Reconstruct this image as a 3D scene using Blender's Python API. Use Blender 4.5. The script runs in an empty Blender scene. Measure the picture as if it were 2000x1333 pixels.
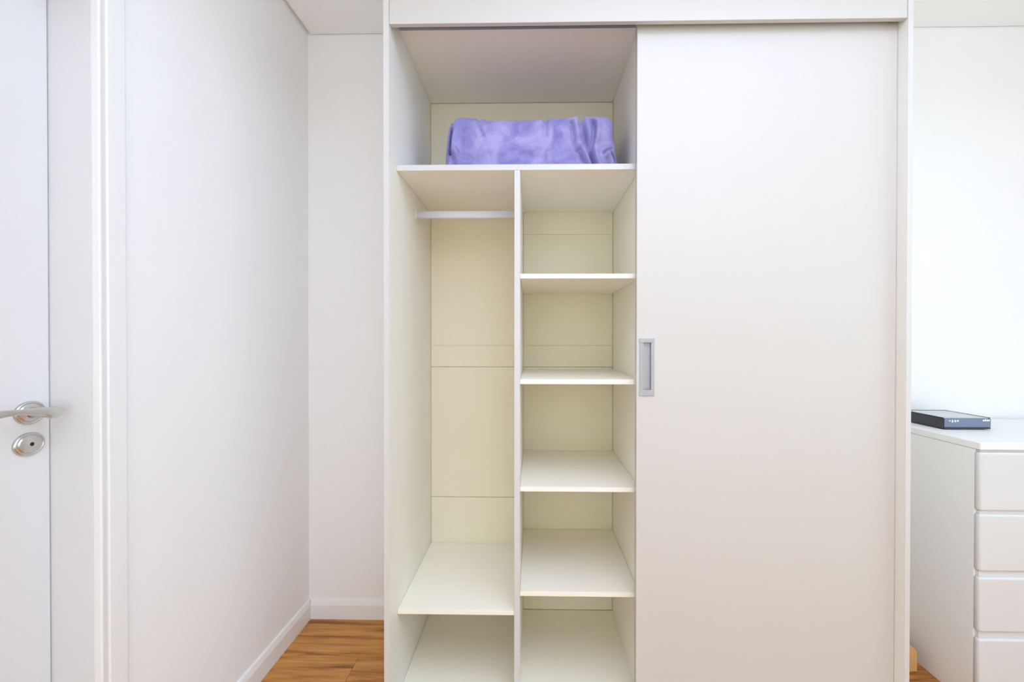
import bpy, bmesh, math, random
from mathutils import Vector, Matrix
random.seed(7)
sc = bpy.context.scene
COL = sc.collection

# ------------------------------------------------------------------ camera
CAM_H = 1.2462
cam_d = bpy.data.cameras.new('camera')
cam_d.sensor_fit = 'HORIZONTAL'; cam_d.sensor_width = 36.0
cam_d.lens = 889.0 * 36.0 / 2000.0
cam_d.shift_x = -24.6 / 2000.0
cam_d.shift_y = 3.0 / 2000.0
cam_d.clip_start = 0.02
cam = bpy.data.objects.new('camera', cam_d); COL.objects.link(cam)
YAW, PITCH, ROLL = 0.0186, 0.0067, 0.0007
fw = Vector((-math.sin(YAW)*math.cos(PITCH), math.cos(YAW)*math.cos(PITCH), -math.sin(PITCH)))
rt = Vector((math.cos(YAW), math.sin(YAW), 0.0)); up = rt.cross(fw)
r2 = rt*math.cos(ROLL) + up*math.sin(ROLL); u2 = up*math.cos(ROLL) - rt*math.sin(ROLL)
cam.matrix_world = Matrix(((r2.x, u2.x, -fw.x, 0.0), (r2.y, u2.y, -fw.y, 0.0), (r2.z, u2.z, -fw.z, CAM_H), (0, 0, 0, 1)))
sc.camera = cam

# ------------------------------------------------------------------ world, daylight, rear fill, exposure
world = bpy.data.worlds.new('sky'); sc.world = world; world.use_nodes = True
bg = world.node_tree.nodes['Background']
bg.inputs[0].default_value = (0.80, 0.90, 1.0, 1.0); bg.inputs[1].default_value = 0.1
WINDOW_POWER = 22.0      # daylight from the window in the right wall
REAR_FILL_POWER = 33.0     # added fill light behind the viewer, no known source there
FILL_PANEL_STRENGTH = 3.4  # glow of the added overhead panel, no known lamp
win_d = bpy.data.lights.new('window_daylight', 'AREA')
win_d.shape = 'RECTANGLE'; win_d.size = 2.2; win_d.size_y = 1.4
win_d.energy = WINDOW_POWER; win_d.color = (0.74, 1.0, 1.10)
win = bpy.data.objects.new('window_daylight', win_d); COL.objects.link(win)
win.location = (2.64, -0.15, 1.55)
win.rotation_euler = Vector((-1, 0, 0)).to_track_quat('-Z', 'Y').to_euler()
rear_fill_d = bpy.data.lights.new('rear_fill_light', 'AREA')
rear_fill_d.shape = 'RECTANGLE'; rear_fill_d.size = 2.2; rear_fill_d.size_y = 2.2
rear_fill_d.energy = REAR_FILL_POWER; rear_fill_d.color = (0.95, 1.0, 0.95)
rear_fill = bpy.data.objects.new('rear_fill_light', rear_fill_d); COL.objects.link(rear_fill)
rear_fill.location = (0.18, -2.32, 1.22); rear_fill.rotation_euler = Vector((0, 1, 0)).to_track_quat('-Z', 'Z').to_euler()
vs = sc.view_settings
vs.view_transform = 'Standard'; vs.look = 'None'; vs.gamma = 1.0; vs.use_curve_mapping = False
vs.exposure = 0.10
sc.cycles.max_bounces = 7; sc.cycles.diffuse_bounces = 7; sc.cycles.glossy_bounces = 3

# ------------------------------------------------------------------ materials
def mat(name, col, rough=0.5, metal=0.0, spec=0.5, emis=None, estr=0.0, bump=None, sheen=0.0, coat=0.0):
    m = bpy.data.materials.new(name); m.use_nodes = True
    nt = m.node_tree; b = nt.nodes['Principled BSDF']
    b.inputs['Base Color'].default_value = (*col, 1); b.inputs['Roughness'].default_value = rough
    b.inputs['Metallic'].default_value = metal; b.inputs['Specular IOR Level'].default_value = spec
    b.inputs['Sheen Weight'].default_value = sheen; b.inputs['Coat Weight'].default_value = coat
    if emis:
        b.inputs['Emission Color'].default_value = (*emis, 1); b.inputs['Emission Strength'].default_value = estr
    if bump:
        scale, dist, strength = bump
        tc = nt.nodes.new('ShaderNodeTexCoord'); n = nt.nodes.new('ShaderNodeTexNoise')
        n.inputs['Scale'].default_value = scale; n.inputs['Detail'].default_value = 4
        bp = nt.nodes.new('ShaderNodeBump'); bp.inputs['Distance'].default_value = dist; bp.inputs['Strength'].default_value = strength
        nt.links.new(tc.outputs['Object'], n.inputs['Vector']); nt.links.new(n.outputs['Fac'], bp.inputs['Height'])
        nt.links.new(bp.outputs['Normal'], b.inputs['Normal'])
    return m

M = {}
M['wall'] = mat('white_wall_paint', (0.91, 0.91, 0.91), 0.7, spec=0.2)
M['ceiling'] = mat('white_ceiling_paint', (0.95, 0.95, 0.95), 0.8, spec=0.15)
M['trim'] = mat('white_lacquered_trim', (0.76, 0.76, 0.765), 0.35, spec=0.4)
M['skirting'] = mat('white_painted_skirting', (0.88, 0.88, 0.88), 0.4, spec=0.4)
M['carcass'] = mat('warm_white_melamine', (0.93, 0.895, 0.785), 0.5, spec=0.3)
M['door_white'] = mat('off_white_melamine_front', (0.63, 0.605, 0.562), 0.42, spec=0.35)
M['upright'] = mat('white_melamine_upright', (0.85, 0.825, 0.75), 0.5, spec=0.3)
M['edge_tone_strip'] = mat('off_white_edge_dimmed', (0.66, 0.65, 0.625), 0.4, spec=0.35)  # greyer than the boards: less light on front edges put into the colour
M['back'] = mat('cream_back_board', (0.83, 0.78, 0.610), 0.55, spec=0.25)
M['edge'] = mat('white_shelf_melamine', (0.92, 0.90, 0.84), 0.4, spec=0.4)
M['dresser'] = mat('white_dresser_lifted', (0.86, 0.86, 0.855), 0.45, spec=0.4)  # sides and top lightened in colour to make up for missing light
M['drawer_front'] = mat('white_drawer_front_dimmed', (0.72, 0.72, 0.715), 0.45, spec=0.4)  # same white as the sides, darkened in colour to offset strong front light
M['alu'] = mat('brushed_aluminium', (0.43, 0.43, 0.455), 0.45, metal=0.55)
M['alu_track'] = mat('grey_aluminium_track', (0.36, 0.36, 0.38), 0.45, metal=0.6)
M['rail'] = mat('satin_white_rail', (0.82, 0.84, 0.97), 0.5, spec=0.3)
M['nickel'] = mat('satin_nickel', (0.66, 0.645, 0.62), 0.28, metal=1.0)
M['nickel_lever'] = mat('satin_nickel_lever', (0.70, 0.70, 0.68), 0.36, metal=1.0)
M['black'] = mat('black_hole', (0.01, 0.01, 0.012), 0.6)
M['router_side'] = mat('black_router_plastic', (0.035, 0.034, 0.042), 0.38)
M['router_front'] = mat('slate_blue_router_front', (0.17, 0.205, 0.30), 0.30)
M['router_top'] = mat('satin_grey_router_top', (0.56, 0.56, 0.57), 0.25, spec=0.6)
M['print'] = mat('white_print', (0.85, 0.90, 0.95), 0.5)
M['fill_base'] = mat('white_fill_frame', (0.8, 0.8, 0.8), 0.4)
M['fill_glow'] = mat('fill_panel_glow', (0.9, 0.9, 0.9), 0.5, emis=(0.86, 1.02, 1.42), estr=FILL_PANEL_STRENGTH)
M['screw'] = mat('dark_metal_pin', (0.22, 0.20, 0.18), 0.4, metal=0.6)

def wood_material(name, ramp, scale, rough=0.4, rnd=True):
    m = bpy.data.materials.new(name); m.use_nodes = True
    nt = m.node_tree; L = nt.links.new; b = nt.nodes['Principled BSDF']
    tc = nt.nodes.new('ShaderNodeTexCoord'); oi = nt.nodes.new('ShaderNodeObjectInfo')
    mp = nt.nodes.new('ShaderNodeMapping'); mp.inputs['Scale'].default_value = scale
    mul = nt.nodes.new('ShaderNodeVectorMath'); mul.operation = 'SCALE'; mul.inputs[0].default_value = (37.1, 91.7, 13.3)
    add = nt.nodes.new('ShaderNodeVectorMath'); add.operation = 'ADD'
    L(tc.outputs['Object'], mp.inputs['Vector']); L(oi.outputs['Random'], mul.inputs['Scale'])
    L(mp.outputs['Vector'], add.inputs[0]); L(mul.outputs[0], add.inputs[1])
    n1 = nt.nodes.new('ShaderNodeTexNoise'); n1.inputs['Scale'].default_value = 1.0; n1.inputs['Detail'].default_value = 5
    n1.inputs['Roughness'].default_value = 0.55; n1.inputs['Distortion'].default_value = 0.6
    n2 = nt.nodes.new('ShaderNodeTexNoise'); n2.inputs['Scale'].default_value = 4.5; n2.inputs['Detail'].default_value = 3
    L(add.outputs[0], n1.inputs['Vector']); L(add.outputs[0], n2.inputs['Vector'])
    mx = nt.nodes.new('ShaderNodeMath'); mx.operation = 'MULTIPLY_ADD'; mx.inputs[1].default_value = 0.35
    L(n2.outputs['Fac'], mx.inputs[0]); L(n1.outputs['Fac'], mx.inputs[2])
    sub = nt.nodes.new('ShaderNodeMath'); sub.operation = 'SUBTRACT'; sub.inputs[1].default_value = 0.175
    L(mx.outputs[0], sub.inputs[0])
    cr = nt.nodes.new('ShaderNodeValToRGB')
    els = cr.color_ramp.elements
    while len(els) < len(ramp): els.new(0.5)
    for e, (p, c) in zip(els, ramp): e.position = p; e.color = (*c, 1)
    L(sub.outputs[0], cr.inputs['Fac'])
    hs = nt.nodes.new('ShaderNodeHueSaturation')
    vr = nt.nodes.new('ShaderNodeMapRange'); vr.inputs['To Min'].default_value = 0.9; vr.inputs['To Max'].default_value = 1.1
    L(oi.outputs['Random'], vr.inputs['Value']); L(vr.outputs[0], hs.inputs['Value'])
    L(cr.outputs['Color'], hs.inputs['Color']); L(hs.outputs['Color'], b.inputs['Base Color'])
    b.inputs['Roughness'].default_value = rough; b.inputs['Specular IOR Level'].default_value = 0.35
    bp = nt.nodes.new('ShaderNodeBump'); bp.inputs['Distance'].default_value = 0.0006; bp.inputs['Strength'].default_value = 0.3
    L(sub.outputs[0], bp.inputs['Height']); L(bp.outputs['Normal'], b.inputs['Normal'])
    return m
M['floor_wood'] = wood_material('honey_laminate_wood', [(0.30, (0.24, 0.085, 0.018)), (0.40, (0.42, 0.165, 0.036)),
                                (0.50, (0.57, 0.25, 0.058)), (0.68, (0.68, 0.33, 0.09))], (2.2, 26.0, 26.0), 0.38)
M['pine'] = wood_material('pale_pine', [(0.3, (0.50, 0.27, 0.09)), (0.5, (0.62, 0.36, 0.13)), (0.7, (0.70, 0.44, 0.19))], (14.0, 14.0, 2.0), 0.5)

def fleece_material():
    m = bpy.data.materials.new('lavender_fleece'); m.use_nodes = True
    nt = m.node_tree; L = nt.links.new; b = nt.nodes['Principled BSDF']
    tc = nt.nodes.new('ShaderNodeTexCoord')
    n1 = nt.nodes.new('ShaderNodeTexNoise'); n1.inputs['Scale'].default_value = 11; n1.inputs['Detail'].default_value = 6
    n1.inputs['Roughness'].default_value = 0.65; n1.inputs['Distortion'].default_value = 0.8
    n2 = nt.nodes.new('ShaderNodeTexNoise'); n2.inputs['Scale'].default_value = 420; n2.inputs['Detail'].default_value = 2
    L(tc.outputs['Object'], n1.inputs['Vector']); L(tc.outputs['Object'], n2.inputs['Vector'])
    cr = nt.nodes.new('ShaderNodeValToRGB'); e = cr.color_ramp.elements
    e[0].position = 0.36; e[0].color = (0.235, 0.21, 0.50, 1); e[1].position = 0.62; e[1].color = (0.40, 0.37, 0.65, 1)
    L(n1.outputs['Fac'], cr.inputs['Fac']); L(cr.outputs['Color'], b.inputs['Base Color'])
    b.inputs['Roughness'].default_value = 0.95; b.inputs['Specular IOR Level'].default_value = 0.1
    b.inputs['Sheen Weight'].default_value = 0.35; b.inputs['Sheen Tint'].default_value = (0.8, 0.8, 1.0, 1); b.inputs['Sheen Roughness'].default_value = 0.5
    bp = nt.nodes.new('ShaderNodeBump'); bp.inputs['Distance'].default_value = 0.002; bp.inputs['Strength'].default_value = 0.35
    L(n2.outputs['Fac'], bp.inputs['Height']); L(bp.outputs['Normal'], b.inputs['Normal'])
    return m
M['fleece'] = fleece_material()

# ------------------------------------------------------------------ helpers
def wloc(o):
    v = Vector((0, 0, 0))
    while o is not None: v += o.location; o = o.parent
    return v
def link(name, me, m, parent=None, loc=(0, 0, 0), smooth=False):
    """me is in coordinates relative to loc; loc is a world position"""
    me.name = name
    if m is not None and not me.materials: me.materials.append(m)
    o = bpy.data.objects.new(name, me); COL.objects.link(o)
    if parent is not None: o.parent = parent
    o.location = Vector(loc) - (wloc(parent) if parent else Vector((0, 0, 0)))
    if smooth:
        for p in me.polygons: p.use_smooth = True
    return o
def bm_box(bm, x0, x1, y0, y1, z0, z1):
    vs_ = [bm.verts.new(p) for p in ((x0,y0,z0),(x1,y0,z0),(x1,y1,z0),(x0,y1,z0),(x0,y0,z1),(x1,y0,z1),(x1,y1,z1),(x0,y1,z1))]
    for f in ((3,2,1,0),(4,5,6,7),(0,1,5,4),(1,2,6,5),(2,3,7,6),(3,0,4,7)): bm.faces.new([vs_[i] for i in f])
def to_mesh(bm, name='m'):
    bmesh.ops.recalc_face_normals(bm, faces=bm.faces[:])
    me = bpy.data.meshes.new(name); bm.to_mesh(me); bm.free(); return me
def box(name, b, m, parent=None, bevel=0.0, seg=2):
    x0, x1, y0, y1, z0, z1 = b
    c = Vector(((x0+x1)/2, (y0+y1)/2, z0))
    bm = bmesh.new(); bm_box(bm, x0-c.x, x1-c.x, y0-c.y, y1-c.y, 0, z1-z0)
    if bevel: bmesh.ops.bevel(bm, geom=bm.edges[:], offset=bevel, segments=seg, profile=0.5, affect='EDGES')
    o = link(name, to_mesh(bm), m, parent, c)
    if bevel:
        for p in o.data.polygons: p.use_smooth = p.area < 0.25 * max(q.area for q in o.data.polygons) and False
    return o
def boxes(name, bl, m, parent=None):
    bm = bmesh.new()
    for b in bl: bm_box(bm, *b)
    return link(name, to_mesh(bm), m, parent)
def empty(name, loc):
    o = bpy.data.objects.new(name, None); COL.objects.link(o); o.location = loc; o.empty_display_size = 0.1; return o
def tag(o, label, cat, group=None, kind=None):
    o['label'] = label; o['category'] = cat
    if group: o['group'] = group
    if kind: o['kind'] = kind
    return o
def structure(o, label, cat): return tag(o, label, cat, kind='structure')
def prism(name, prof, axis, a0, a1, m, parent=None):
    """extrude a closed 2-D profile; axis 'x': prof=(y,z); axis 'y': prof=(x,z); axis 'z': prof=(x,y)"""
    bm = bmesh.new()
    def P(p, a): return {'x': (a, p[0], p[1]), 'y': (p[0], a, p[1]), 'z': (p[0], p[1], a)}[axis]
    A = [bm.verts.new(P(p, a0)) for p in prof]; B = [bm.verts.new(P(p, a1)) for p in prof]
    n = len(prof)
    for i in range(n): bm.faces.new((A[i], A[(i+1) % n], B[(i+1) % n], B[i]))
    bm.faces.new(A[::-1]); bm.faces.new(B)
    return link(name, to_mesh(bm), m, parent)

# ------------------------------------------------------------------ room dimensions (metres, camera above the origin)
XL, XR, YB, YF, ZC = -1.002, 2.62, 2.013, -2.30, 2.600
TW = 0.14
DJ = 1.0184          # far jamb of the door opening in the left wall
DO0, DOH = DJ - 0.80, 2.06

# floor: sub-floor with planks laid across
floor = structure(boxes('floor', [(XL-TW, XR+TW, YF-TW, YB+TW, -0.06, -0.012)], M['floor_wood']), 'honey brown wood laminate floor', 'floor')
PW, PL = 0.126, 1.25
plank_cache = {}
def plank_mesh(L):
    k = round(L, 3)
    if k not in plank_cache:
        bm = bmesh.new(); bm_box(bm, 0, k-0.0008, 0, PW-0.0008, -0.0118, 0)
        top = [e for e in bm.edges if all(abs(v.co.z) < 1e-6 for v in e.verts)]
        bmesh.ops.bevel(bm, geom=top, offset=0.0006, segments=1, affect='EDGES')
        me = to_mesh(bm, 'plank'); me.materials.append(M['floor_wood']); plank_cache[k] = me
    return plank_cache[k]
x_min, x_max = XL - 0.10, XR
y = YB - PW; row = 0
while y > YF - PW:
    off = (0.0, 0.42, 0.83)[row % 3]
    x = x_min; L = PL - off
    while x < x_max - 0.01:
        L = min(L, x_max - x)
        o = bpy.data.objects.new('plank', plank_mesh(L)); COL.objects.link(o); o.parent = floor; o.location = (x, y, 0)
        x += L; L = PL
    y -= PW; row += 1

structure(boxes('wall_back', [(XL-TW, XR+TW, YB, YB+TW, -0.012, ZC+0.10)], M['wall']), 'smooth white back wall behind the wardrobe', 'wall')
structure(boxes('wall_left', [(XL-TW, XL, YF-TW, DO0, -0.012, ZC+0.10), (XL-TW, XL, DJ, YB, -0.012, ZC+0.10), (XL-TW, XL, DO0, DJ, DOH, ZC+0.10)], M['wall']),
          'smooth white left wall with the door in it', 'wall')
WY0, WY1, WZ0, WZ1 = -1.25, 0.95, 0.85, 2.25
structure(boxes('wall_right', [(XR, XR+TW, YF-TW, WY0, -0.012, ZC+0.10), (XR, XR+TW, WY1, YB, -0.012, ZC+0.10), (XR, XR+TW, WY0, WY1, -0.012, WZ0),
                               (XR, XR+TW, WY0, WY1, WZ1, ZC+0.10)], M['wall']), 'white right wall with the window', 'wall')
VX0, VX1, VZ0, VZ1 = -0.92, 1.28, 0.12, 2.32
structure(boxes('wall_front', [(XL, VX0, YF-TW, YF, -0.012, ZC+0.10), (VX1, XR, YF-TW, YF, -0.012, ZC+0.10), (VX0, VX1, YF-TW, YF, -0.012, VZ0), (VX0, VX1, YF-TW, YF, VZ1, ZC+0.10)], M['wall']), 'white wall behind the viewer', 'wall')
# plasterboard ceiling that stops short of the walls (thin shadow gap)
structure(boxes('ceiling', [(XL+0.017, XR, YF, YB-0.004, ZC, ZC+0.06), (XL, XR, YF, YB, ZC+0.018, ZC+0.06)], M['ceiling']), 'white flat plasterboard ceiling with thin shadow gap', 'ceiling')
# window frame in the right wall
wf = structure(empty('window_1', (XR, (WY0+WY1)/2, WZ0)), 'white framed window in the right wall', 'window')
for b in ((XR+0.03, XR+0.08, WY0, WY1, WZ0, WZ0+0.05), (XR+0.03, XR+0.08, WY0, WY1, WZ1-0.05, WZ1)): box('window_or_fill_frame', b, M['trim'], wf)
for b in ((XR+0.03, XR+0.08, WY0, WY0+0.05, WZ0+0.05, WZ1-0.05), (XR+0.03, XR+0.08, WY1-0.05, WY1, WZ0+0.05, WZ1-0.05)): box('window_or_fill_frame', b, M['trim'], wf)

wr = structure(empty('rear_fill_surround', ((VX0+VX1)/2, YF, VZ0)), 'added white frame around the unseen fill light behind the viewer', 'window')
for b in ((VX0, VX1, YF-0.08, YF-0.03, VZ0, VZ0+0.05), (VX0, VX1, YF-0.08, YF-0.03, VZ1-0.05, VZ1), (VX0, VX0+0.05, YF-0.08, YF-0.03, VZ0+0.05, VZ1-0.05), (VX1-0.05, VX1, YF-0.08, YF-0.03, VZ0+0.05, VZ1-0.05)):
    box('window_or_fill_frame', b, M['trim'], wr)  # surround of the added rear fill, not a known opening

# baseboards: chamfered top edge
BH, BT = 0.084, 0.013
def base_profile(s): return [(0, 0), (BT, 0), (BT, 0.062), (BT*0.55, BH-0.003), (BT*0.3, BH), (0, BH)]
structure(prism('baseboard_left', [(XL+a, z) for a, z in base_profile(1)], 'y', DJ+0.078, YB, M['skirting']), 'white chamfered baseboard along the left wall', 'baseboard')
structure(prism('baseboard_back', [(YB-a, z) for a, z in base_profile(1)], 'x', XL+BT, XR, M['skirting']), 'white chamfered baseboard along the back wall', 'baseboard')

# ------------------------------------------------------------------ room door in the left wall
XLEAF = -1.1013
door = structure(empty('door_1', (XLEAF, DJ-0.40, 0)), 'white interior door with satin nickel lever handle', 'door')
box('door_leaf', (XLEAF-0.036, XLEAF, DO0+0.004, DJ-0.003, 0.006, DOH-0.006), M['trim'], door, 0.0015)
jw = 0.0
boxes('door_jamb', [(XLEAF-0.036, XL, DJ-0.0008, DJ+0.02, 0, DOH)], M['trim'], door)
boxes('door_jamb', [(XLEAF-0.036, XL, DO0-0.02, DO0+0.0008, 0, DOH)], M['trim'], door)
boxes('door_jamb', [(XLEAF-0.036, XL, DO0, DJ, DOH-0.0008, DOH+0.02)], M['trim'], door)
# profiled architrave on the room face
ap = [(0, 0), (0, 0.0135), (0.0006, 0.0152), (0.0022, 0.0162), (0.0050, 0.0162), (0.0075, 0.0150), (0.0180, 0.0118), (0.0215, 0.0112), (0.0235, 0.0122), (0.0255, 0.0135),
      (0.0690, 0.0135), (0.0715, 0.0128), (0.0722, 0.0110), (0.0760, 0.0095), (0.0775, 0.0075), (0.0775, 0)]
prism('architrave', [(XL+t, DJ+s) for s, t in ap], 'z', 0, DOH+0.0775, M['skirting'], door)
prism('architrave', [(XL+t, DO0-s) for s, t in ap], 'z', 0, DOH+0.0775, M['skirting'], door)
prism('architrave', [(XL+t, DOH+s) for s, t in ap], 'y', DO0, DJ, M['skirting'], door)

def lathe_x(bm, prof, cy, cz, x0, ky=1.0, kz=1.0, n=56):
    """revolve (radius, height along +X) about the X axis"""
    rings = []
    for r, h in prof:
        rings.append([bm.verts.new((x0+h, cy+math.cos(2*math.pi*i/n)*r*ky, cz+math.sin(2*math.pi*i/n)*r*kz)) for i in range(n)])
    for A, B in zip(rings[:-1], rings[1:]):
        for i in range(n): bm.faces.new((A[i], A[(i+1) % n], B[(i+1) % n], B[i]))
    bm.faces.new(rings[0][::-1]); bm.faces.new(rings[-1])
def rose(name, cy, cz):
    bm = bmesh.new()
    lathe_x(bm, [(0.0250, 0), (0.0252, 0.0025), (0.0245, 0.0045), (0.0228, 0.0060), (0.0212, 0.0060), (0.0203, 0.0048), (0.0198, 0.0048), (0.0190, 0.0066), (0.0175, 0.0074), (0.001, 0.0076)], cy, cz, XLEAF, 1.25, 1.0)
    return link(name, to_mesh(bm), M['nickel'], door, smooth=True)
HY, HZ = 0.9738, 1.0855
rose('handle_rose', HY, HZ)
lr = rose('lock_rose', 0.9713, 1.0170)
bm = bmesh.new(); lathe_x(bm, [(0.0042, 0.006), (0.0042, 0.0079)], 0.9725, 1.0168, XLEAF, 1.0, 1.0, 20)
link('keyhole', to_mesh(bm), M['black'], lr)
# lever: neck plus a swept waisted grip
bm = bmesh.new()
lathe_x(bm, [(0.0125, 0.006), (0.0105, 0.012), (0.0100, 0.030), (0.0105, 0.050)], HY, HZ, XLEAF, 1.0, 1.0, 28)
st = [(0.9925, 1.0845, 0.0062, 0.0515, 0.0030), (0.9905, 1.0840, 0.0085, 0.0515, 0.0050), (0.9850, 1.0838, 0.0108, 0.0515, 0.0068), (0.9770, 1.0850, 0.0122, 0.0515, 0.0076), (0.9690, 1.0862, 0.0120, 0.0517, 0.0076),
      (0.9545, 1.0912, 0.0092, 0.0522, 0.0068), (0.9335, 1.0936, 0.0078, 0.0528, 0.0060), (0.9150, 1.0958, 0.0063, 0.0530, 0.0055), (0.8989, 1.0972, 0.0060, 0.0530, 0.0053),
      (0.8760, 1.0972, 0.0075, 0.0520, 0.0055), (0.8600, 1.0960, 0.0085, 0.0505, 0.0056), (0.8480, 1.0945, 0.0085, 0.0490, 0.0052), (0.8440, 1.0940, 0.0060, 0.0485, 0.0035)]
def interp(st, k):
    out = []
    for i in range(len(st)-1):
        p0 = st[max(i-1, 0)]; p1 = st[i]; p2 = st[i+1]; p3 = st[min(i+2, len(st)-1)]
        for j in range(k):
            t = j/k
            out.append(tuple(0.5*((2*b)+(-a+c)*t+(2*a-5*b+4*c-d)*t*t+(-a+3*b-3*c+d)*t**3) for a, b, c, d in zip(p0, p1, p2, p3)))
    out.append(st[-1]); return out
rings = []; n = 20
for (yy, zz, hh, xo, tt) in interp(st, 4):
    sh = 0.42*max(0.0, min(1.0, (yy-0.955)/0.03))
    ring = []
    for i in range(n):
        a = 2*math.pi*i/n; c, s = math.cos(a), math.sin(a); e = 0.75
        ring.append(bm.verts.new((XLEAF+xo+tt*math.copysign(abs(c)**e, c), yy+sh*hh*s, zz+hh*math.copysign(abs(s)**e, s))))
    rings.append(ring)
for A, B in zip(rings[:-1], rings[1:]):
    for i in range(n): bm.faces.new((A[i], A[(i+1) % n], B[(i+1) % n], B[i]))
bm.faces.new(rings[0]); bm.faces.new(rings[-1][::-1])
link('lever_handle', to_mesh(bm), M['nickel_lever'], door, smooth=True)

# ------------------------------------------------------------------ wardrobe
W0, W1, Y0, YBK = -0.4638, 1.1501, 1.4063, 1.983
I0, R0 = -0.4467, 1.1345          # inner faces of the outer side panels
YS = 1.486                         # front plane of shelves
ZT = 2.2748                        # underside of the top board
ZFAS = 2.2227                      # lower edge of the fascia
ZBASE = 0.0655                     # top of the bottom board
I1, I1b = 0.3466, 0.3646           # centre partition faces
D0, D1 = -0.0610, -0.0428          # divider faces
ward = tag(empty('wardrobe', ((W0+W1)/2, (Y0+YB)/2, 0)), 'tall off-white built-in wardrobe with one sliding door open on empty shelves', 'wardrobe')
EPS = 0.0006
YBW = YB - 0.014
for x0, x1 in ((W0, I0), (R0, W1)): box('side_panel', (x0, x1, Y0, YBW, 0, ZC-0.002), M['upright'], ward, 0.0012)
for x0, x1 in ((W0, I0), (R0, W1)): box('edge_tone_strip', (x0, x1, Y0-0.0012, Y0-0.0001, 0.0, ZC-0.002), M['edge_tone_strip'], ward)  # thin strips added to carry the dimmed edge tone
box('fascia', (I0+EPS, R0-EPS, Y0+0.0008, Y0+0.0180, ZFAS, ZC-0.002), M['door_white'], ward, 0.0012)
box('top_panel', (I0+EPS, R0-EPS, Y0+0.019, YBK-0.001, ZT, ZT+0.018), M['carcass'], ward)
box('base_panel', (I0+EPS, R0-EPS, Y0+0.002, YBK-0.001, ZBASE-0.018, ZBASE), M['carcass'], ward, 0.001)
box('plinth', (I0+EPS, R0-EPS, Y0+0.012, Y0+0.028, 0, ZBASE-0.0186), M['carcass'], ward)
box('partition', (I1, I1b, YS+0.003, YBK-0.001, ZBASE+EPS, ZT-EPS), M['carcass'], ward, 0.0008)
# back: boards between the upright panels, thin open joints
def joints(zs):
    edge = [(ZBASE+0.001, 0)] + zs + [(ZT-0.0015, 0)]
    return [(p[0]+p[1], q[0]-q[1]) for p, q in zip(edge[:-1], edge[1:])]
for xa, xb, zs in ((I0, D0, [(0.5565, 0.001), (1.1265, 0.001), (1.2204, 0.0003), (1.8076, 0.001)]), (D1, I1, [(1.1265, 0.001), (1.2204, 0.0004), (1.7026, 0.0004), (1.8076, 0.001)]), (I1b, R0, [])):
    for z0, z1 in joints(zs):
        up = z0 > 1.8 and xa != I1b
        if up and xa == D1: continue          # one board spans the upper compartment
        box('back_board', (xa+0.0012, (I1 if up else xb)-0.0016, YBK, YBK+0.006, z0, z1), M['back'], ward)
box('back_panel', (I0+EPS, R0-EPS, YBK+0.0075, YBW, ZBASE-0.018, ZT+0.018), M['carcass'], ward)
SH1, SH1T = 1.7985, 1.8168
box('upper_shelf', (I0+EPS, I1-EPS, YS, YBK-0.001, SH1, SH1T), M['edge'], ward, 0.0008)
box('divider', (D0, D1, YS+0.0008, YBK-0.001, ZBASE+EPS, SH1-EPS), M['upright'], ward, 0.0008)
box('edge_tone_strip', (D0, D1, YS-0.0004, YS+0.0006, ZBASE+EPS, SH1-EPS), M['edge_tone_strip'], ward)
box('edge_tone_strip', (I0+EPS, I1-EPS, YS-0.0012, YS-0.0002, SH1, SH1T), M['edge_tone_strip'], ward)
for z0, z1 in ((1.4453, 1.4610), (1.1000, 1.1160), (0.7480, 0.7635), (0.4040, 0.4192)):
    box('shelf', (D1+EPS, I1-EPS, YS+0.001, YBK-0.001, z0, z1), M['carcass'], ward, 0.0008)
    if z0 < 1.2:
        bm = bmesh.new(); lathe_x(bm, [(0.0025, -0.004), (0.0025, 0.004)], 0, 0, 0, 1, 1, 10)
        link('shelf_pin', to_mesh(bm), M['screw'], ward, (I1-0.0045, YS+0.012, z0-0.0026))
box('shelf', (I0+EPS, D0-EPS, YS+0.001, YBK-0.001, 0.3400, 0.3542), M['carcass'], ward, 0.0008)
# oval hanging rail with end sockets
RY, RZ = 1.727, 1.7205
bm = bmesh.new(); n = 28
A = []; B = []
for i in range(n):
    a = 2*math.pi*i/n; c, s = math.cos(a), math.sin(a)
    p = (0.0075*math.copysign(abs(c)**0.8, c), 0.0140*math.copysign(abs(s)**0.75, s))
    A.append(bm.verts.new((I0+0.003, RY+p[0], RZ+p[1]))); B.append(bm.verts.new((D0-0.003, RY+p[0], RZ+p[1])))
for i in range(n): bm.faces.new((A[i], A[(i+1) % n], B[(i+1) % n], B[i]))
bm.faces.new(A[::-1]); bm.faces.new(B)
rail = link('clothes_rail', to_mesh(bm), M['rail'], ward, smooth=False)
for p in rail.data.polygons: p.use_smooth = len(p.vertices) == 4
rail['label'] = 'satin white oval hanging rail'
for x0, x1 in ((I0+EPS, I0+0.0030), (D0-0.0030, D0-EPS)):
    boxes('rail_socket', [(x0, x1, RY-0.0105, RY+0.0105, RZ-0.017, RZ+0.027)], M['carcass'], rail)
# sliding tracks
boxes('top_track', [(I0+0.008, R0-EPS, Y0+0.0195, YS+0.009, ZT-0.0026, ZT-EPS), (I0+0.008, R0-EPS, YS-0.0030, YS+0.009, ZT-0.0130, ZT-0.0026), (I0+0.008, R0-EPS, 1.4635, 1.4655, ZT-0.0085, ZT-0.0026)], M['alu_track'], ward)
boxes('bottom_track', [(I0+EPS, R0-EPS, 1.438, 1.4845, ZBASE+EPS, ZBASE+0.002), (I0+EPS, R0-EPS, 1.4515, 1.4530, ZBASE+0.002, ZBASE+0.006), (I0+EPS, R0-EPS, 1.4740, 1.4755, ZBASE+0.002, ZBASE+0.006)], M['alu'], ward)

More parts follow.
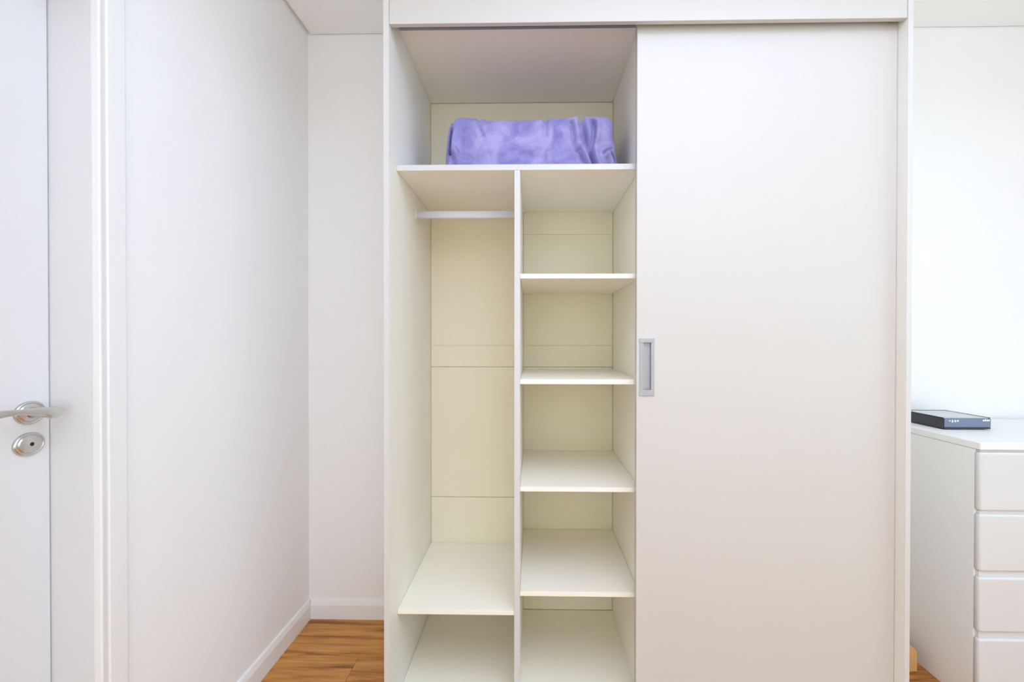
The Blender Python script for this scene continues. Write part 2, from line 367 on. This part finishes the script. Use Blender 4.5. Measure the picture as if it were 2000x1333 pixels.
def panel_with_hole(bm, x0, x1, z0, z1, y0, y1, hx0, hx1, hz0, hz1, depth):
    xs = [x0, hx0, hx1, x1]; zs = [z0, hz0, hz1, z1]
    def q(*ps): bm.faces.new([bm.verts.new(p) for p in ps])
    for i in range(3):
        for j in range(3):
            if i == 1 and j == 1: continue
            q((xs[i], y0, zs[j]), (xs[i+1], y0, zs[j]), (xs[i+1], y0, zs[j+1]), (xs[i], y0, zs[j+1]))
    yd = y0 + depth
    q((hx0, yd, hz0), (hx1, yd, hz0), (hx1, yd, hz1), (hx0, yd, hz1))
    for (a, b) in (((hx0, hz0), (hx1, hz0)), ((hx1, hz0), (hx1, hz1)), ((hx1, hz1), (hx0, hz1)), ((hx0, hz1), (hx0, hz0))):
        q((a[0], y0, a[1]), (b[0], y0, b[1]), (b[0], yd, b[1]), (a[0], yd, a[1]))
    q((x1, y1, z0), (x0, y1, z0), (x0, y1, z1), (x1, y1, z1))
    # outer edges follow the front grid so that the mesh is closed
    for i in range(3):
        q((xs[i], y0, z0), (xs[i], y1, z0), (xs[i+1], y1, z0), (xs[i+1], y0, z0)); q((xs[i], y0, z1), (xs[i+1], y0, z1), (xs[i+1], y1, z1), (xs[i], y1, z1))
        q((x0, y0, zs[i]), (x0, y0, zs[i+1]), (x0, y1, zs[i+1]), (x0, y1, zs[i])); q((x1, y0, zs[i]), (x1, y1, zs[i]), (x1, y1, zs[i+1]), (x1, y0, zs[i+1]))
    bmesh.ops.remove_doubles(bm, verts=bm.verts[:], dist=1e-5)
YD = 1.4447; DX0, DX1 = 0.3275, R0-0.0012; DZ0, DZ1 = ZBASE+0.004, ZT-0.010
HX0, HX1, HZ0, HZ1 = 0.3358, 0.3830, 1.0680, 1.2506
bm = bmesh.new()
panel_with_hole(bm, DX0, DX1, DZ0, DZ1, YD, YD+0.0155, HX0+0.004, HX1-0.004, HZ0+0.004, HZ1-0.004, 0.0125)
sd = link('sliding_door', to_mesh(bm), M['door_white'], ward)
sd['label'] = 'off-white sliding door panel drawn over the right half'
# recessed aluminium pull: tray, two side strips, two end caps
rx0, rx1, rz0, rz1 = 0.3478, 0.3722, 1.0870, 1.2362
yf = YD - 0.0022
boxes('handle_tray', [(rx0-0.001, rx1+0.001, YD+0.0095, YD+0.0118, rz0-0.001, rz1+0.001), (rx0-0.001, rx0, YD+0.0006, YD+0.0095, rz0, rz1), (rx1, rx1+0.001, YD+0.0006, YD+0.0095, rz0, rz1)], M['alu'], sd)['label'] = 'recessed aluminium bottom of the pull handle'
boxes('handle_frame', [(HX0, HX0+0.0028, yf+0.0008, YD, rz0, rz1), (HX0+0.0028, rx0-0.0035, yf, YD, rz0, rz1), (rx0-0.0035, rx0, yf-0.0006, YD+0.009, rz0, rz1),
                       (rx1, HX1-0.0022, yf-0.0004, YD+0.002, rz0, rz1), (HX1-0.0022, HX1, yf+0.0006, YD, rz0, rz1)], M['alu'], sd)['label'] = 'brushed aluminium side strips of the pull handle'
for z0, z1 in ((HZ0, rz0), (rz1, HZ1)):
    box('handle_cap', (HX0, HX1, yf-0.0010, YD+0.001, z0, z1), M['alu'], sd, 0.0010)
box('sliding_door', (DX0+0.0025, DX1, YD+0.0215, YD+0.0370, DZ0, DZ1), M['door_white'], ward)

# ------------------------------------------------------------------ dresser
QX0, QX1, QY0, QZT = 1.4835, 2.46, 1.535, 0.9050
dr = tag(empty('dresser', ((QX0+QX1)/2, (QY0+YB)/2, 0)), 'white chest of drawers with rounded fronts right of the wardrobe', 'dresser')
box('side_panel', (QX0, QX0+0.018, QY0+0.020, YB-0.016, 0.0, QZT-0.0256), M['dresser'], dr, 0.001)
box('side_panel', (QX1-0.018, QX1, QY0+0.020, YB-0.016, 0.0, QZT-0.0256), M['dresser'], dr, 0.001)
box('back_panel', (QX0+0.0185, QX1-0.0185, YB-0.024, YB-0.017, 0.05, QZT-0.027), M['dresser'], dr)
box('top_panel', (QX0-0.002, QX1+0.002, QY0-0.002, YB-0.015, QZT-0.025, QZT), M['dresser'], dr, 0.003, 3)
box('base_panel', (QX0+0.0185, QX1-0.0185, QY0+0.030, YB-0.025, 0.04, 0.058), M['dresser'], dr)
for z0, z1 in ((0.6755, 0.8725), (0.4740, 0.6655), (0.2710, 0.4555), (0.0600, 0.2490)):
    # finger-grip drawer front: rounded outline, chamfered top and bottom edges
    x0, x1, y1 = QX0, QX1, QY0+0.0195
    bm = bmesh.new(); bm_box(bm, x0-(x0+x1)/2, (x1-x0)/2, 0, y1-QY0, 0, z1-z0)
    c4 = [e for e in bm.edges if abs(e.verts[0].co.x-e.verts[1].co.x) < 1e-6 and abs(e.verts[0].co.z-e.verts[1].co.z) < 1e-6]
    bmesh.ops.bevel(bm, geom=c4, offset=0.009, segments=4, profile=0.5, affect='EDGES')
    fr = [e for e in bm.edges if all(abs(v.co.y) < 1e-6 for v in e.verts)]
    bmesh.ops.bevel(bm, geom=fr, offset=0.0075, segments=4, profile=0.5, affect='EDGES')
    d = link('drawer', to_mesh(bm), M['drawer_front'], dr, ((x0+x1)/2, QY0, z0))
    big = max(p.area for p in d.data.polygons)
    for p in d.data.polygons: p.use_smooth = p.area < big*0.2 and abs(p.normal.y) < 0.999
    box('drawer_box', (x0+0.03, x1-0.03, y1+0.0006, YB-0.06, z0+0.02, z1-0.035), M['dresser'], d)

for z0, z1 in ((0.6645, 0.6765), (0.4545, 0.4750), (0.2480, 0.2720), (0.8715, 0.8790)):
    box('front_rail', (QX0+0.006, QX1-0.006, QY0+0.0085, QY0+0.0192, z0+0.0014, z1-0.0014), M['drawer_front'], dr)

# ------------------------------------------------------------------ router on the dresser
BX0, BX1, BY0, BY1, BZ = 1.5565, 1.7330, 1.7526, 1.9450, QZT
bh = 0.0445
ro = tag(empty('router', ((BX0+BX1)/2, (BY0+BY1)/2, BZ)), 'flat black and slate-blue router box on the white dresser', 'router')
box('casing', (BX0, BX1, BY0+0.004, BY1, BZ+0.0030, BZ+bh-0.0022), M['router_side'], ro, 0.0025, 3)
boxes('top_rim', [(BX0, BX0+0.003, BY0+0.004, BY1, BZ+bh-0.002, BZ+bh+0.0016), (BX1-0.003, BX1, BY0+0.004, BY1, BZ+bh-0.002, BZ+bh+0.0016), (BX0+0.003, BX1-0.003, BY1-0.003, BY1, BZ+bh-0.002, BZ+bh+0.0016)], M['router_side'], ro)
box('top_plate', (BX0+0.004, BX1-0.004, BY0+0.006, BY1-0.004, BZ+bh-0.0019, BZ+bh+0.0004), M['router_top'], ro, 0.0003)
fp = box('front_panel', (BX0+0.004, BX1-0.0005, BY0, BY0+0.0036, BZ+0.0095, BZ+bh-0.0020), M['router_front'], ro, 0.0012)
box('lower_strip', (BX0+0.004, BX1-0.0005, BY0+0.001, BY0+0.0036, BZ+0.0032, BZ+0.0088), M['router_side'], ro, 0.0005)
for xx in (BX0+0.012, BX1-0.020):
    for yy in (BY0+0.018, BY1-0.02): box('foot', (xx-0.006, xx+0.006, yy-0.006, yy+0.006, BZ+0.0001, BZ+0.0028), M['black'], ro, 0.0006)
# indicator icons and the small white word mark on the front
def mark(name, polys):
    bm = bmesh.new()
    for poly in polys:
        lo = [bm.verts.new((x, 0, z)) for x, z in poly]; hi = [bm.verts.new((x, -0.0004, z)) for x, z in poly]
        k = len(poly)
        for i in range(k): bm.faces.new((lo[i], lo[(i+1) % k], hi[(i+1) % k], hi[i]))
        bm.faces.new(lo[::-1]); bm.faces.new(hi)
    return link(name, to_mesh(bm), M['print'], fp, (0, BY0-0.0001, 0))
def zz(v): return BZ + (840.0-v)/23.0*bh
def xx_(u): return BX0 + (u-1843.0)/92.0*(BX1-BX0)
def rc(u0, u1, v0, v1): return [(xx_(u0), zz(v1)), (xx_(u1), zz(v1)), (xx_(u1), zz(v0)), (xx_(u0), zz(v0))]
mark('indicator_icon', [[(xx_(1852.2), zz(822.6)), (xx_(1856), zz(824)), (xx_(1856), zz(821))]])
mark('indicator_icon', [rc(1858.6, 1861.2, 821, 825.6)])
mark('indicator_icon', [rc(1864, 1866.8, 821, 825), ])
mark('indicator_icon', [rc(1868.8, 1872, 821, 824)])
def disc(u, v, ru, rv, k=14): return [(xx_(u+ru*math.cos(2*math.pi*i/k)), zz(v-rv*math.sin(2*math.pi*i/k))) for i in range(k)][::-1]
mark('word_mark', [disc(1920.6, 821.6, 2.0, 1.7), disc(1924.1, 821.0, 1.1, 2.6), disc(1927.6, 821.6, 1.9, 1.7), disc(1930.9, 821.5, 1.4, 1.7)])

# ------------------------------------------------------------------ small wooden block on the floor beside the dresser
PX0, PX1, PY0, PY1, PZ1 = 1.27, 1.4365, 1.7200, 1.985, 0.094
wb = tag(empty('wooden_block', ((PX0+PX1)/2, (PY0+PY1)/2, 0)), 'small pale wooden block on the floor between wardrobe and dresser', 'wooden block')
prism('block_body', [(PX0+0.006, 0.005), (PX1-0.001, 0.005), (PX1-0.001, PZ1-0.014), (PX1-0.009, PZ1-0.004), (PX1-0.014, PZ1), (PX0+0.006, PZ1), (PX0, PZ1-0.008), (PX0, 0.012)], 'y', PY0, PY1, M['pine'], wb)
for yy in (PY0+0.004, PY1-0.034):
    for xa in (PX0+0.01, PX1-0.040): box('foot', (xa, xa+0.03, yy, yy+0.03, 0.0001, 0.0048), M['pine'], wb)

# ------------------------------------------------------------------ folded lavender fleece blanket on the upper shelf
def lerp_poly(pts, t):
    if t <= pts[0][0]: return pts[0][1]
    for (a, b), (c, d) in zip(pts[:-1], pts[1:]):
        if t <= c:
            k = (t-a)/(c-a); k = k*k*(3-2*k); return b+(d-b)*k
    return pts[-1][1]
BYF = 1.60                              # front face of the bundle
pm = BYF/889.0
left_o = [(224, 878), (236, 874), (262, 870.5), (300, 869), (335, 867), (350, 868)]
right_o = [(224, 1193), (232, 1196), (246, 1199.5), (268, 1197), (278, 1199), (288, 1202), (298, 1201), (310, 1204), (322, 1208), (335, 1210), (350, 1208)]
top_o = [(868, 233), (880, 228), (905, 225.5), (935, 228), (955, 232), (1000, 233), (1060, 231), (1100, 228.5), (1135, 226.5), (1170, 225.5), (1192, 224), (1207, 232)]
creases = [([(884, 254), (880.5, 272), (879, 293)], 2.4, 0.020), ([(879, 293), (870, 314)], 3.0, 0.008), ([(882, 295), (886, 308), (892, 326)], 4.0, 0.010),
           ([(885, 226), (884.5, 240)], 2.6, 0.008), ([(935, 226), (935, 248), (945, 268)], 3.5, 0.006), ([(1065, 230), (1064, 264)], 4.5, 0.008), ([(1090, 268), (1091, 302)], 4, 0.004),
           ([(1114, 238), (1117, 262), (1119, 284), (1123, 295)], 3.2, 0.011), ([(1135, 224), (1133, 243), (1139, 270), (1146, 290), (1155, 310), (1164, 330)], 4.2, 0.018),
           ([(1157, 240), (1156.5, 268), (1153, 285), (1154, 302), (1166, 330)], 3.6, 0.018), ([(1129, 294), (1137, 310), (1148, 328)], 4.2, 0.014),
           ([(1176, 298), (1182, 293), (1192, 289)], 2.0, 0.008), ([(1184, 306), (1186, 318)], 4.0, 0.008), ([(1192, 296), (1199, 306), (1204, 325)], 2.4, 0.014), ([(905, 250), (903, 275)], 6, 0.003),
           ([(892, 287), (896, 294)], 2.0, 0.004), ([(955, 300), (940, 316)], 6, 0.004), ([(1020, 300), (1060, 306)], 7, 0.003)]
def seg_d(px, py, a, b):
    dx, dy = b[0]-a[0], b[1]-a[1]; t = max(0, min(1, ((px-a[0])*dx+(py-a[1])*dy)/(dx*dx+dy*dy)))
    return math.hypot(px-a[0]-dx*t, py-a[1]-dy*t)
def crease_depth(u, v):
    d = 0.0
    for pts, w, a in creases:
        if u < min(p[0] for p in pts)-4*w or u > max(p[0] for p in pts)+4*w: continue
        m_ = min(seg_d(u, v, p, q) for p, q in zip(pts[:-1], pts[1:]))
        a *= 1.35
        d += a*math.exp(-(m_/w)**2) - 0.22*a*math.exp(-((m_-2.4*w)/(1.3*w))**2)
    return d
from mathutils import noise as mn
NX, NY, NZ = 230, 30, 70
verts = {}; faces = []
bmv = []
BOT = 1.8172; DEP = 0.33
def blanket_vertex(i, j, k):
    key = (i, j, k)
    if key in verts: return verts[key]
    p = [2*i/NX-1, 2*j/NY-1, 2*k/NZ-1]
    hx, hy, hz, r = 0.305, DEP/2, 0.105, 0.045
    h = (hx, hy, hz); q = [max(-(h[a]-r), min(h[a]-r, p[a]*h[a])) for a in range(3)]
    d = Vector([p[a]*h[a]-q[a] for a in range(3)])
    c = Vector(q) + (d.normalized()*min(r, d.length*1.0 if d.length < 1e-9 else r*max(abs(d[0]), abs(d[1]), abs(d[2]))/r) if d.length > 1e-9 else Vector((0, 0, 0)))
    nx, ny, nz = c.x/hx, c.y/hy, c.z/hz
    # outline from the silhouette of the bundle
    vpix = 352 - (nz+1)/2*(352-228)
    L_, R_ = lerp_poly(left_o, vpix), lerp_poly(right_o, vpix)
    upix = L_ + (nx+1)/2*(R_-L_)
    ztop = CAM_H + (663.6+4.5-lerp_poly(top_o, upix))*pm
    z = BOT + (nz+1)/2*(ztop-BOT)
    vpix = 663.6 - (z-CAM_H)/pm
    grow = 1.0 + 0.022*((1-nz)/2) + 0.012
    x = (upix-1041.1)*pm*grow
    y = BYF + (ny+1)/2*DEP
    front = max(0.0, min(1.0, (0.35-ny)/0.9))
    lump = mn.noise(Vector((x*9, y*7, z*12)))*0.006 + mn.noise(Vector((x*23+5, y*20, z*26)))*0.0025
    cd = crease_depth(upix, vpix)
    if ny < 0.2:
        y += front*(cd - 0.008*math.sin((nz+1)/2*math.pi) + 0.055*((1-nz)/2)**2) + lump*front
    if nz > 0.6: z += (lump - 0.35*cd)*(nz-0.6)/0.4
    if abs(nx) > 0.9 and nz > -0.9: x += lump*(abs(nx)-0.9)*10
    z = max(z, BOT)
    verts[key] = len(bmv); bmv.append((x, y, z)); return verts[key]
def face_grid(na, nb, f):
    for a in range(na):
        for b in range(nb):
            faces.append([blanket_vertex(*f(a, b)), blanket_vertex(*f(a+1, b)), blanket_vertex(*f(a+1, b+1)), blanket_vertex(*f(a, b+1))])
face_grid(NX, NZ, lambda a, b: (a, 0, b)); face_grid(NX, NZ, lambda a, b: (a, NY, b))
face_grid(NX, NY, lambda a, b: (a, b, 0)); face_grid(NX, NY, lambda a, b: (a, b, NZ))
face_grid(NY, NZ, lambda a, b: (0, a, b)); face_grid(NY, NZ, lambda a, b: (NX, a, b))
bc = Vector((0.0, BYF+DEP/2, BOT))
me = bpy.data.meshes.new('fleece_blanket'); me.from_pydata([(x-bc.x, y-bc.y, z-bc.z) for x, y, z in bmv], [], faces)
bm = bmesh.new(); bm.from_mesh(me); bmesh.ops.recalc_face_normals(bm, faces=bm.faces[:]); bm.to_mesh(me); bm.free()
bl = link('fleece_blanket', me, M['fleece'], None, bc, smooth=True)
tag(bl, 'folded lavender purple fleece blanket on the top shelf of the wardrobe', 'blanket')

# ------------------------------------------------------------------ added fill panel for soft overhead light (unseen, glows up and down)
LX0, LX1, LY0, LY1, LZ = -0.10, 1.10, -0.50, 0.70, 2.30
fill_root = tag(empty('fill_panel', ((LX0+LX1)/2, (LY0+LY1)/2, ZC)), 'added glowing fill panel, unseen below the ceiling in front of the wardrobe', 'added fill light')
boxes('fill_frame', [(LX0-0.02, LX1+0.02, LY0-0.02, LY0, LZ-0.005, LZ+0.025), (LX0-0.02, LX1+0.02, LY1, LY1+0.02, LZ-0.005, LZ+0.025),
                      (LX0-0.02, LX0, LY0, LY1, LZ-0.005, LZ+0.025), (LX1, LX1+0.02, LY0, LY1, LZ-0.005, LZ+0.025)], M['fill_base'], fill_root)
boxes('fill_diffuser', [(LX0, LX1, LY0, LY1, LZ, LZ+0.020)], M['fill_glow'], fill_root)
for xx in (LX0-0.01, LX1+0.01):
    for yy in (LY0-0.01, LY1+0.01): boxes('fill_panel_wire', [(xx-0.001, xx+0.001, yy-0.001, yy+0.001, LZ+0.025, ZC-0.0002)], M['alu'], fill_root)
